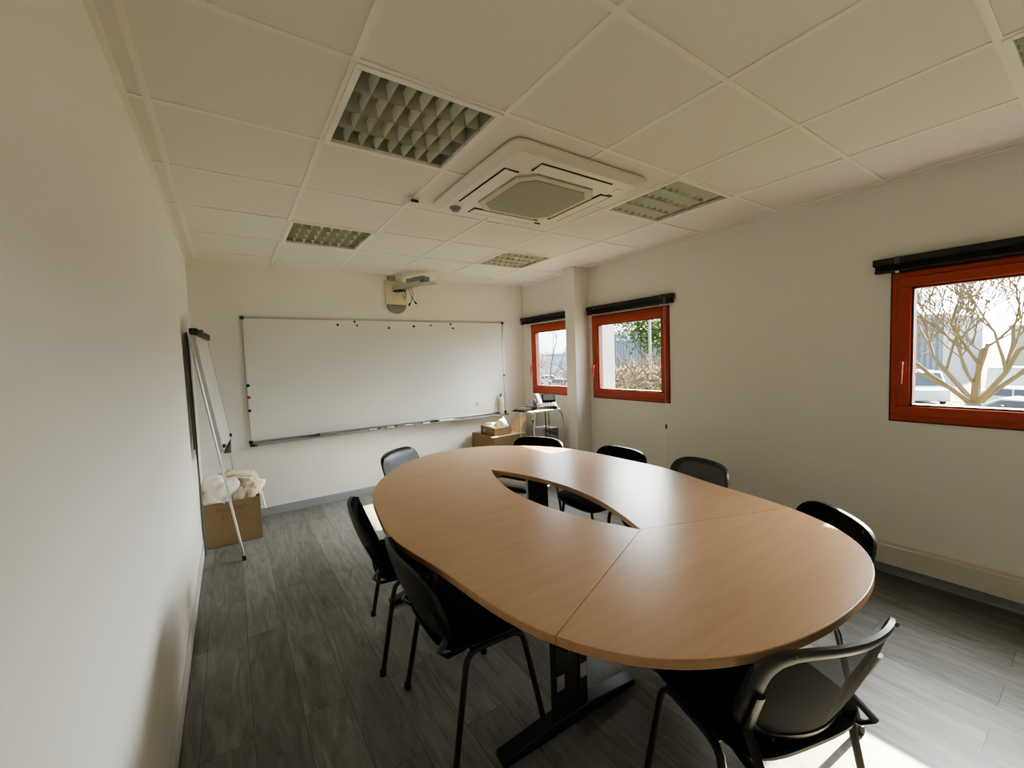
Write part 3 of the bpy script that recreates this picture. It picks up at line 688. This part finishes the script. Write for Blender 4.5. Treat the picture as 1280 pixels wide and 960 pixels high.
def table_leg(x, y, sgn, rz=0):
    r = D.objects.new('leg', None); C.objects.link(r); r.parent = table; r.location = (x, y, 0); r.rotation_euler = (0, 0, rz)
    ft = MB(); ft.prism([(-.345, .0), (.345, 0), (.345, .028), (.10, .052), (-.10, .052), (-.345, .028)], -.032, .032, lambda a, b2, c: (a, c, b2 + .006)); ft.build('leg_foot', M['blackmetal'], r, bevel=.004)
    c_ = MB(); c_.span((-.09, -.02, .05), (-.02, .02, .70)); c_.span((.03, -.018, .05), (.075, .018, .70)); c_.span((-.02, -.012, .05), (.03, .012, .70)); c_.build('leg_column', M['blackmetal'], r, bevel=.003)
    MB().span((-.3, -.025, .685), (.3, .025, .712)).build('leg_arm', M['blackmetal'], r, bevel=.003)
    MB().span((-.088, -.0215, .17), (-.05, -.0205, .23)).build('leg_clip', M['alu'], r); MB().span((.036, -.0195, .17), (.07, -.0185, .23)).build('leg_clip', M['alu'], r)
    for s_ in (-1, 1): MB().lathe([(.022, 0), (.022, .006), (.01, .01)], (s_ * .31, 0, 0), 14).build('leg_glide', M['black'], r)
table_leg(1.265, -.231, 1, -.03); table_leg(1.265, 1.06, 1, .08); table_leg(2.05, .98, 1, -.2); table_leg(2.13, -.2, 1, .2)

# ------------------------------------------------------------------ chairs
def sq(a, p=4.0):
    c, s_ = math.cos(a), math.sin(a); k = (abs(c) ** p + abs(s_) ** p) ** (-1 / p); return c * k, s_ * k
ZB0, ZB1 = .455, .768
def back_pt(yy, zz, depth):        # yy -1..1, zz -1..1
    ZB0, ZB1, cv, tp, hw_ = BACK
    z = (ZB0 + ZB1) / 2 + (ZB1 - ZB0) / 2 * zz
    wd = hw_ * (1 - tp * max(0, -zz) ** 1.5)
    x = -.185 - .37 * (z - .45) + cv * yy * yy - .012 * (1 - zz * zz) + .012 * max(0, zz) ** 3 * 0
    return Vector((x + depth, wd * yy, z))
BACK = (.455, .768, .045, .14, .258)
def make_chair(style, label):
    global BACK
    BACK = (.458, .80, .08, .18, .238) if style == 'mesh' else (.455, .768, .045, .14, .258)
    ch = thing('conference_chair', label, 'chair', (0, 0, 0), 0, 'black chairs around the conference table')
    seatm = M['fabric'] if style != 'vinyl' else M['vinyl']
    def seat(a, s_, side):
        c, d = sq(a, 4.5); c *= s_; d *= s_
        x = .02 + .225 * c; y = .240 * d * (1 - .06 * max(0, -c))
        z = .452 + side * .018 * (1 - max(abs(c), abs(d)) ** 6) + side * .004 - .022 * max(0, c) ** 4 + .008 * d * d - .006 * (1 - c * c)
        return (x, y, z)
    MB().disc_shell(seat, 44, 8).build('seat', seatm, ch, angle=60)
    def pan(a, s_, side):
        c, d = sq(a, 4.5); c *= s_; d *= s_
        return (.02 + .222 * c, .237 * d * (1 - .06 * max(0, -c)), .440 + side * .006 - .022 * max(0, c) ** 4 + .008 * d * d - .014 * (1 - max(abs(c), abs(d)) ** 3) * (side < 0))
    MB().disc_shell(pan, 44, 6).build('seat_pan', M['black'], ch, angle=60)
    if style == 'mesh':
        def ring(a, s_, side):
            c, d = sq(a, 4.2); return back_pt(c * s_, d * s_, side * .0085 * (1 - .3 * ((s_ - .925) / .075) ** 2))
        MB().disc_shell(ring, 52, 4, .85).build('back_frame', M['frame'], ch, angle=50)
        def pnl(a, s_, side):
            c, d = sq(a, 4.2); return back_pt(c * s_ * .88, d * s_ * .88, side * .001)
        MB().disc_shell(pnl, 44, 6).build('mesh_panel', M['mesh'], ch, angle=60)
    else:
        def pad(a, s_, side):
            c, d = sq(a, 4.6); e = max(abs(c), abs(d)) * s_
            t_ = (.020 if side > 0 else .004) * (1 - e ** 7) + .004
            return back_pt(c * s_ * .965, d * s_ * .955, .004 + side * t_)
        MB().disc_shell(pad, 48, 8).build('backrest', seatm, ch, angle=60)
        def shell(a, s_, side):
            c, d = sq(a, 4.2); e = max(abs(c), abs(d)) * s_
            return back_pt(c * s_, d * s_, -.006 + side * .004 + (.012 * e ** 8 if side > 0 else .004 * e ** 8))
        MB().disc_shell(shell, 48, 8).build('back_shell', M['black'], ch, angle=60)
    for s_ in (-1, 1):
        pts = [(-.02, s_ * .17, .425), (-.12, s_ * .185, .418), (-.185, s_ * .2, .425), (-.215, s_ * .205, .455)] + [tuple(back_pt(s_ * .88, z_, -.012)) for z_ in (-.75, -.5, -.2, .1)]
        MB().tube(pts, .014, 10, .45).build('back_support', M['blackmetal'], ch)
        for fx in (-1, 1):
            pts = [(fx * .20, s_ * .26, .0), (fx * .128, s_ * .238, .38), (fx * .118, s_ * .235, .408), (fx * .10, s_ * .234, .424), (fx * .07, s_ * .233, .430), (0, s_ * .233, .430)]
            lg = MB().tube(pts, .0115, 10).build('leg', M['blackmetal'], ch)
            MB().lathe([(.013, 0), (.0155, .003), (.0145, .028), (.0125, .03)], (fx * .1985, s_ * .2595, 0), 12).build('foot_cap', M['black'], lg)
    st = MB()
    for x in (-.09, .10): st.tube([(x, -.233, .428), (x, 0, .424), (x, .233, .428)], .009, 8)
    st.build('seat_bar', M['blackmetal'], ch)
    if style == 'mesh':
        for yy, zz in ((-.72, .88), (.72, .88), (-.6, -.925), (.6, -.925)):
            MB().lathe([(.006, 0), (.006, .003), (.003, .004)], tuple(back_pt(yy, zz, -.0105)), 10, (0, -PI / 2, 0)).build('screw', M['dgrey'], ch)
    return ch
fab = make_chair('fabric', '')
msh = make_chair('mesh', '')
vin = make_chair('vinyl', '')
used = set()
def place(proto, x, y, deg, label, z=0):
    o = proto if proto.name not in used else copy_tree(proto)
    used.add(o.name); o.location = (x, y, z); o.rotation_euler = (0, 0, math.radians(deg)); o['label'] = label
place(fab, .95, .70, -11, 'black padded chair at the left of the table, nearer the whiteboard, seen edge on')
place(fab, .962, .07, -2, 'black padded chair at the left of the table, nearest the camera, showing its plain back')
place(vin, 1.469, 1.706, -52, 'glossy black chair at the far left end of the table below the whiteboard')
place(fab, 2.234, 1.399, 204, 'black padded chair at the far end of the table in front of the cardboard boxes')
place(fab, 2.405, .712, 178, 'black padded chair right of the table in front of the window beside the pillar')
place(msh, 2.385, .085, 165, 'black chair with see-through mesh back at the right of the table by the bare wall')
place(fab, 2.139, -.61, 139, 'black padded chair at the near right of the table with sunlit back edge')
place(msh, 1.468, -.848, 73, 'black chair with mesh back tucked under the near end of the table in sunlight')

# ------------------------------------------------------------------ outdoors
GZ = -2.55
struct(MB().span((4.2, -80, GZ - .2), (220, 160, GZ)).build('ground', M['asphalt'], smooth=False))
def patch(name, x0, y0, x1, y1, ml, dz=.02): return struct(MB().span((x0, y0, GZ), (x1, y1, GZ + dz)).build(name, ml, smooth=False))
patch('lawn', 6, -30, 24, 24, M['grass']); patch('lawn', 41, -20, 60, 6, M['grass'], .03); patch('lawn', 25, 26, 31, 60, M['grass'])
# white outside fin wall between the two far windows
struct(MB().span((3.93, 2.06, GZ), (4.12, 2.20, 3.6)).build('wall_fin', M['render'], smooth=False))
def building(label, x0, y0, x1, y1, h, ml, rz=0, windows=()):
    r = thing('building', label, 'building', ((x0 + x1) / 2, (y0 + y1) / 2, GZ), rz); sx, sy = (x1 - x0) / 2, (y1 - y0) / 2
    MB().span((-sx, -sy, 0), (sx, sy, h)).build('facade', ml, r, smooth=False)
    MB().span((-sx - .2, -sy - .2, h), (sx + .2, sy + .2, h + .35)).build('roof_edge', M['roof'], r, smooth=False)
    for (yy, zz, wy, wz) in windows:
        MB().span((-sx - .05, yy - wy / 2, zz), (-sx, yy + wy / 2, zz + wz)).build('facade_opening', M['carglass'], r)
    return r
building('long grey corrugated warehouse seen through the window beside the pillar', 38, 21, 56, 36.5, 6.4, M['clad_y'], .06, [(-3, 1.5, 1.4, 1.2), (2, 1.5, 1.4, 1.2)])
building('distant low grey building beyond the car park, seen through the corner window', 44, 58, 74, 90, 4.6, M['clad_y'], -.1, [(-6, 1, 2, 1.5), (0, 1, 2, 1.5), (6, 1, 2, 1.5)])
building('dark grey shed behind the van, seen through the large window', 52, 7.5, 70, 20, 6.3, M['clad_y'], 0, [(-3, 0, 3, 3)])
building('pale low building at the right behind the large bare tree', 75, -26, 90, 6, 5.5, M['wallcream'], 0, [(-8, 1, 3, 2), (4, 1, 3, 2)])

def vehicle(label, cat, name, loc, rz, paint, van=False):
    r = thing(name, label, cat, loc, rz)
    if van: prof = [(-2.4, .3), (-2.4, 1.0), (-1.95, 1.25), (-1.35, 2.1), (-1.1, 2.2), (2.4, 2.2), (2.45, .3)]; hw = .95
    else: prof = [(-2.1, .28), (-2.12, .7), (-1.2, .95), (-.55, 1.42), (.9, 1.46), (1.75, 1.0), (2.1, .9), (2.1, .28)]; hw = .87
    MB().prism(prof, -hw, hw, lambda x, y, z: (x, z * (1 - .12 * max(0, y - .9)), y)).build('car_body', paint, r, bevel=.06)
    for s_ in (-1, 1):
        if van: wp = [[(-1.75, 1.3), (-1.3, 1.95), (-.55, 1.95), (-.55, 1.3)]]
        else: wp = [[(-1.0, .96), (-.5, 1.35), (.05, 1.37), (.05, .96)], [(.13, .96), (.13, 1.37), (.85, 1.38), (1.4, 1.02)]]
        for p in wp: MB().prism(p, s_ * (hw - .045), s_ * (hw + .012), lambda x, y, z: (x, z * (1 - .12 * max(0, y - .9)), y)).build('side_window', M['carglass'], r)
    y0 = .8 * hw
    q = [(-1.97, 1.27, 1), (-1.37, 2.08, 1)] if van else [(-1.17, .985, 1), (-.6, 1.40, 1)]
    MB().add([(q[0][0] - .02, -y0, q[0][1] + .02), (q[0][0] - .02, y0, q[0][1] + .02), (q[1][0] - .02, y0 * .92, q[1][1] + .02), (q[1][0] - .02, -y0 * .92, q[1][1] + .02)], [(0, 1, 2, 3)]).build('windscreen', M['carglass'], r)
    for fx in (-1.35, 1.35):
        for s_ in (-1, 1):
            wl = MB().lathe([(.2, -.1), (.32, -.1), (.33, -.06), (.33, .06), (.32, .1), (.2, .1)], (fx, s_ * (hw - .08), .33), 20, (PI / 2, 0, 0)).build('wheel', M['tyre'], r)
            MB().lathe([(.19, -.105), (.19, .105)], (fx, s_ * (hw - .08), .33), 14, (PI / 2, 0, 0)).build('hub_cap', M['alu'], wl)
    return r
vehicle('white van parked by the fence at the left of the large window', 'van', 'van', (40.0, 6.6, GZ), .45, M['carwhite'], True)
vehicle('white car seen small beyond the fence through the corner window', 'car', 'car', (39.2, 46.0, GZ), 2.3, M['carwhite'])
vehicle('grey car half hidden by the pillar side of the corner window', 'car', 'car', (33.4, 36.8, GZ), 2.4, M['cargrey'])
vehicle('silver car behind another, at the right of the large window', 'car', 'car', (36.5, 1.6, GZ), 1.3, M['carwhite'])
vehicle('grey car nearest in the large window, lower right', 'car', 'car', (29.5, .6, GZ), 1.35, M['cargrey'])
vehicle('pale van furthest right beyond the cars in the large window', 'van', 'van', (46, 1.6, GZ), 1.4, M['carwhite'], True)

def tree(name, label, loc, h_trunk, r0, length, depth, seed, ml, spread=.5, trunkm=None, min_r=.012, lean=(0, 0), first=4, leaves=0, leafm=None, leafsize=.1, decay=.74):
    rnd = random.Random(seed); r = thing(name, label, 'tree', loc)
    tk = MB(); top_ = Vector((lean[0], lean[1], h_trunk)); tk.tube([(0, 0, 0), (top_.x * .4, top_.y * .4, h_trunk * .5), tuple(top_)], [r0 * 1.15, r0, r0 * .9], 9); tk.build('trunk', trunkm or M['bark'], r)
    br = MB(); tips = []
    def grow(p, d, l, rad, lev):
        q = p; pts = [p]; n = 3
        for k in range(n):
            d = (d + Vector((rnd.uniform(-.18, .18), rnd.uniform(-.18, .18), rnd.uniform(-.02, .16)))).normalized(); q = q + d * l / n; pts.append(q)
        br.tube(pts, [max(rad * (1 - .35 * k / n), min_r * .6) for k in range(n + 1)], 5 if lev < depth - 1 else 3, cap=False)
        tips.append((q, lev))
        if lev >= depth: return
        for c_ in range(rnd.choice((2, 3, 3)) if lev < 4 else 3):
            ax = Vector((rnd.uniform(-1, 1), rnd.uniform(-1, 1), rnd.uniform(-.35, .6))).normalized(); st_ = pts[rnd.choice((1, 2, 3, 3))]
            grow(st_, (d * (1 - spread * .55) + ax * spread).normalized(), l * rnd.uniform(.6, .92) * decay / .74, max(rad * .58, min_r), lev + 1)
    for c_ in range(first):
        a = 2 * PI * c_ / first + rnd.uniform(-.4, .4)
        grow(top_ - Vector((0, 0, rnd.uniform(0, .2) * h_trunk * .3)), Vector((math.cos(a) * .75, math.sin(a) * .75, rnd.uniform(.6, 1.1))).normalized(), length, r0 * .46, 1)
    br.build('branches', ml, r)
    if leaves:
        lf = MB()
        ts = [t_ for t_, lv in tips if lv >= depth - 1]
        for k in range(leaves):
            c_ = rnd.choice(ts) + Vector((rnd.gauss(0, .38), rnd.gauss(0, .38), rnd.gauss(0, .38))); u = Vector((rnd.uniform(-1, 1), rnd.uniform(-1, 1), rnd.uniform(-1, 1))).normalized() * leafsize; v = u.orthogonal().normalized() * leafsize * .55
            lf.add([c_ - u, c_ + v, c_ + u, c_ - v], [(0, 1, 2, 3)])
        o = lf.build('foliage', leafm or M['leaf'], r, smooth=False); o['kind'] = 'stuff'
    return r
tree('bare_tree', 'large bare spreading tree outside the large window', (17.85, .93, GZ), 2.3, .17, 1.9, 7, 6, M['twig'], .52, min_r=.0085, first=6, decay=.76)
tree('bare_tree', 'slender bare tree outside the corner window', (12.9, 14.0, GZ), 2.9, .07, 2.4, 5, 12, M['bark'], .35, min_r=.010, first=3)
tree('leafy_tree', 'green leafy tree behind the pole, outside the window beside the pillar', (21.2, 14.2, GZ), 3.2, .15, 1.65, 4, 8, M['bark'], .6, first=6, leaves=8000, leafsize=.12)
tree('bare_tree', 'thin bare tree far right behind the cars outside the large window', (52, -3, GZ), 3, .16, 3.0, 5, 44, M['twig'], .5, min_r=.02, first=5)
tree('bare_tree', 'bare bushy tree by the shed wall outside the large window', (44, 9.5, GZ), 1.6, .14, 2.0, 5, 61, M['twig'], .6, min_r=.018, first=5)
tree('leafy_tree', 'small brown leafed tree left of the white car outside the corner window', (36, 47.5, GZ), 1.4, .12, 1.6, 4, 71, M['twig'], .6, first=5, leaves=1500, leafm=M['hedge'], leafsize=.16)
hg = thing('twig_hedge', 'tall brown leafless hedge outside the window beside the pillar', 'hedge', (0, 0, 0))
rnd = random.Random(91); hb = MB()
for k in range(2600):
    t_ = rnd.random(); x = 11.2 + 4.2 * t_ + rnd.gauss(0, .5); y = 10.9 - 3.4 * t_ + rnd.gauss(0, .6); z = GZ + rnd.uniform(.3, 3.7)
    d = Vector((rnd.uniform(-1, 1), rnd.uniform(-1, 1), rnd.uniform(.1, 1.3))).normalized() * rnd.uniform(.3, .8); p = Vector((x, y, z))
    hb.tube([p, p + d * .5 + Vector((rnd.uniform(-.06, .06), rnd.uniform(-.06, .06), 0)), p + d], [.014, .011, .006], 3, cap=False)
o = hb.build('twigs', M['twig'], hg); o['kind'] = 'stuff'
hb = MB()
for k in range(9000):
    t_ = rnd.random(); c_ = Vector((11.4 + 4.2 * t_ + rnd.gauss(0, .45), 10.9 - 3.4 * t_ + rnd.gauss(0, .5), GZ + rnd.uniform(.1, 3.6))); u = Vector((rnd.uniform(-1, 1), rnd.uniform(-1, 1), rnd.uniform(-1, 1))).normalized() * .07; v = u.orthogonal() * .5
    hb.add([c_ - u, c_ + v, c_ + u, c_ - v], [(0, 1, 2, 3)])
o = hb.build('dry_leaves', M['hedge'], hg, smooth=False); o['kind'] = 'stuff'
lp = thing('lamp_post', 'pale slender lamp post in front of the green tree', 'lamp post', (16.3, 10.85, GZ))
MB().tube([(0, 0, 0), (0, 0, 3), (0, 0, 6.2)], [.075, .065, .05], 12).build('post', M['pole'], lp); MB().box((0, 0, 6.25), (.3, .5, .12)).build('lamp_head', M['grey'], lp, bevel=.02)
def fence(label, a, b_, n, h=1.2):
    r = thing('metal_fence', label, 'fence', (0, 0, GZ)); a = Vector(a); b_ = Vector(b_)
    pn = MB()
    for z in (.25, .65, h - .05): pn.bar(a + Vector((0, 0, z)), b_ + Vector((0, 0, z)), .02, .03)
    N = n * 10
    for k in range(N):
        p = a + (b_ - a) * k / N; pn.bar(p + Vector((0, 0, .1)), p + Vector((0, 0, h)), .012, .012)
    pn.build('fence_panel', M['fence'], r, smooth=False)
    for k in range(n + 1):
        p = a + (b_ - a) * k / n; MB().bar(p, p + Vector((0, 0, h + .1)), .07, .07).build('fence_post', M['fence'], r)
fence('dark metal fence across the grass outside the large window', (25.5, 5.5, 0), (27, -1.5, 0), 5, 1.3)
fence('thin metal fence in front of the car park outside the corner window', (22, 27, 0), (27, 22, 0), 4)

# ------------------------------------------------------------------ light
SUN = Vector((-1, -.026, -.725)).normalized()
sl_ = D.lights.new('sun', 'SUN'); sl_.energy = 44; sl_.angle = .012; sl_.color = (1, .84, .60)
so_ = D.objects.new('sun', sl_); C.objects.link(so_); so_.rotation_euler = SUN.to_track_quat('-Z', 'Y').to_euler(); so_.location = (20, 1, 15)
for a, b_ in WINS:
    pl = D.lights.new('window_portal', 'AREA'); pl.shape = 'RECTANGLE'; pl.size = b_ - a - .2; pl.size_y = WT - WB - .2; pl.cycles.is_portal = True
    po = D.objects.new('window_portal', pl); C.objects.link(po); po.location = (XR + .1, (a + b_) / 2, (WT + WB) / 2); po.rotation_euler = Vector((-1, 0, 0)).to_track_quat('-Z', 'Z').to_euler()

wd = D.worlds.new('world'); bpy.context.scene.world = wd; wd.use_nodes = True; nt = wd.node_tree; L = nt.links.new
bg = nt.nodes['Background']; tc = nt.nodes.new('ShaderNodeTexCoord')
nv = nt.nodes.new('ShaderNodeVectorMath'); nv.operation = 'NORMALIZE'; L(tc.outputs['Generated'], nv.inputs[0])
sx = nt.nodes.new('ShaderNodeSeparateXYZ'); L(nv.outputs[0], sx.inputs[0])
sky = ramp(nt, [(.0, (.50, .52, .54)), (.03, (.80, 1.0, 1.25)), (.16, (.58, .85, 1.3)), (.5, (.5, .72, 1.15)), (1, (.4, .55, .9))]); L(sx.outputs['Z'], sky.inputs[0])
cn = nt.nodes.new('ShaderNodeTexNoise'); cn.inputs['Scale'].default_value = 5; cn.inputs['Detail'].default_value = 6
cm = nt.nodes.new('ShaderNodeMapping'); cm.inputs['Scale'].default_value = (1, 1, 2.6); L(nv.outputs[0], cm.inputs[0]); L(cm.outputs[0], cn.inputs['Vector'])
cr = ramp(nt, [(.48, (0, 0, 0)), (.68, (.9, .9, .9))]); L(cn.outputs['Fac'], cr.inputs[0])
mx = nt.nodes.new('ShaderNodeMix'); mx.data_type = 'RGBA'; mx.inputs[7].default_value = (1.5, 1.48, 1.42, 1); L(cr.outputs[0], mx.inputs[0]); L(sky.outputs[0], mx.inputs[6])
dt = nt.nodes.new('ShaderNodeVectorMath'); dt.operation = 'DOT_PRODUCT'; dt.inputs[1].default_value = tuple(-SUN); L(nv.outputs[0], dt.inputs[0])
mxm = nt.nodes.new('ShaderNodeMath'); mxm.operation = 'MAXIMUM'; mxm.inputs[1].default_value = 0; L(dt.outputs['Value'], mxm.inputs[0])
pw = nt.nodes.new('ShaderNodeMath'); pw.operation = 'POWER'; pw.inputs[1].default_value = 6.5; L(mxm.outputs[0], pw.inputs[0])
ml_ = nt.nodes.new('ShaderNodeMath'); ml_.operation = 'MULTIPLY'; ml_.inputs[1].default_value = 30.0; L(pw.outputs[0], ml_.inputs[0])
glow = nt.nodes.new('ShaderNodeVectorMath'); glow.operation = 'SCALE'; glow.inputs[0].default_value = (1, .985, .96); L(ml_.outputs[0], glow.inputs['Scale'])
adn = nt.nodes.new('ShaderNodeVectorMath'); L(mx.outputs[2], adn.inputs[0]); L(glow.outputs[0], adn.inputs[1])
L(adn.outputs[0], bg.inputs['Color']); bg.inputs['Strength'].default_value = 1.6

# ------------------------------------------------------------------ camera
cam = D.cameras.new('camera'); co_ = D.objects.new('camera', cam); C.objects.link(co_); bpy.context.scene.camera = co_
cam.sensor_width = 36; cam.sensor_fit = 'HORIZONTAL'; cam.lens = 520.6977 / 1280 * 36; cam.clip_start = .02; cam.clip_end = 600
yw, pt, rl = .59636, -.060344, -.036088
fw = Vector((math.sin(yw) * math.cos(pt), math.cos(yw) * math.cos(pt), math.sin(pt)))
r0 = Vector((math.cos(yw), -math.sin(yw), 0)); u0 = r0.cross(fw)
rt = math.cos(rl) * r0 + math.sin(rl) * u0; up = -math.sin(rl) * r0 + math.cos(rl) * u0
mw = Matrix((( rt.x, up.x, -fw.x, .18485), (rt.y, up.y, -fw.y, -1.47066), (rt.z, up.z, -fw.z, 1.49005), (0, 0, 0, 1)))
co_.matrix_world = mw
sc = bpy.context.scene
sc.view_settings.view_transform = 'AgX'; sc.view_settings.look = 'AgX - Medium High Contrast'; sc.view_settings.exposure = 1.0
sc.cycles.max_bounces = 14; sc.cycles.diffuse_bounces = 8; sc.cycles.transparent_max_bounces = 16; sc.cycles.sample_clamp_indirect = 6
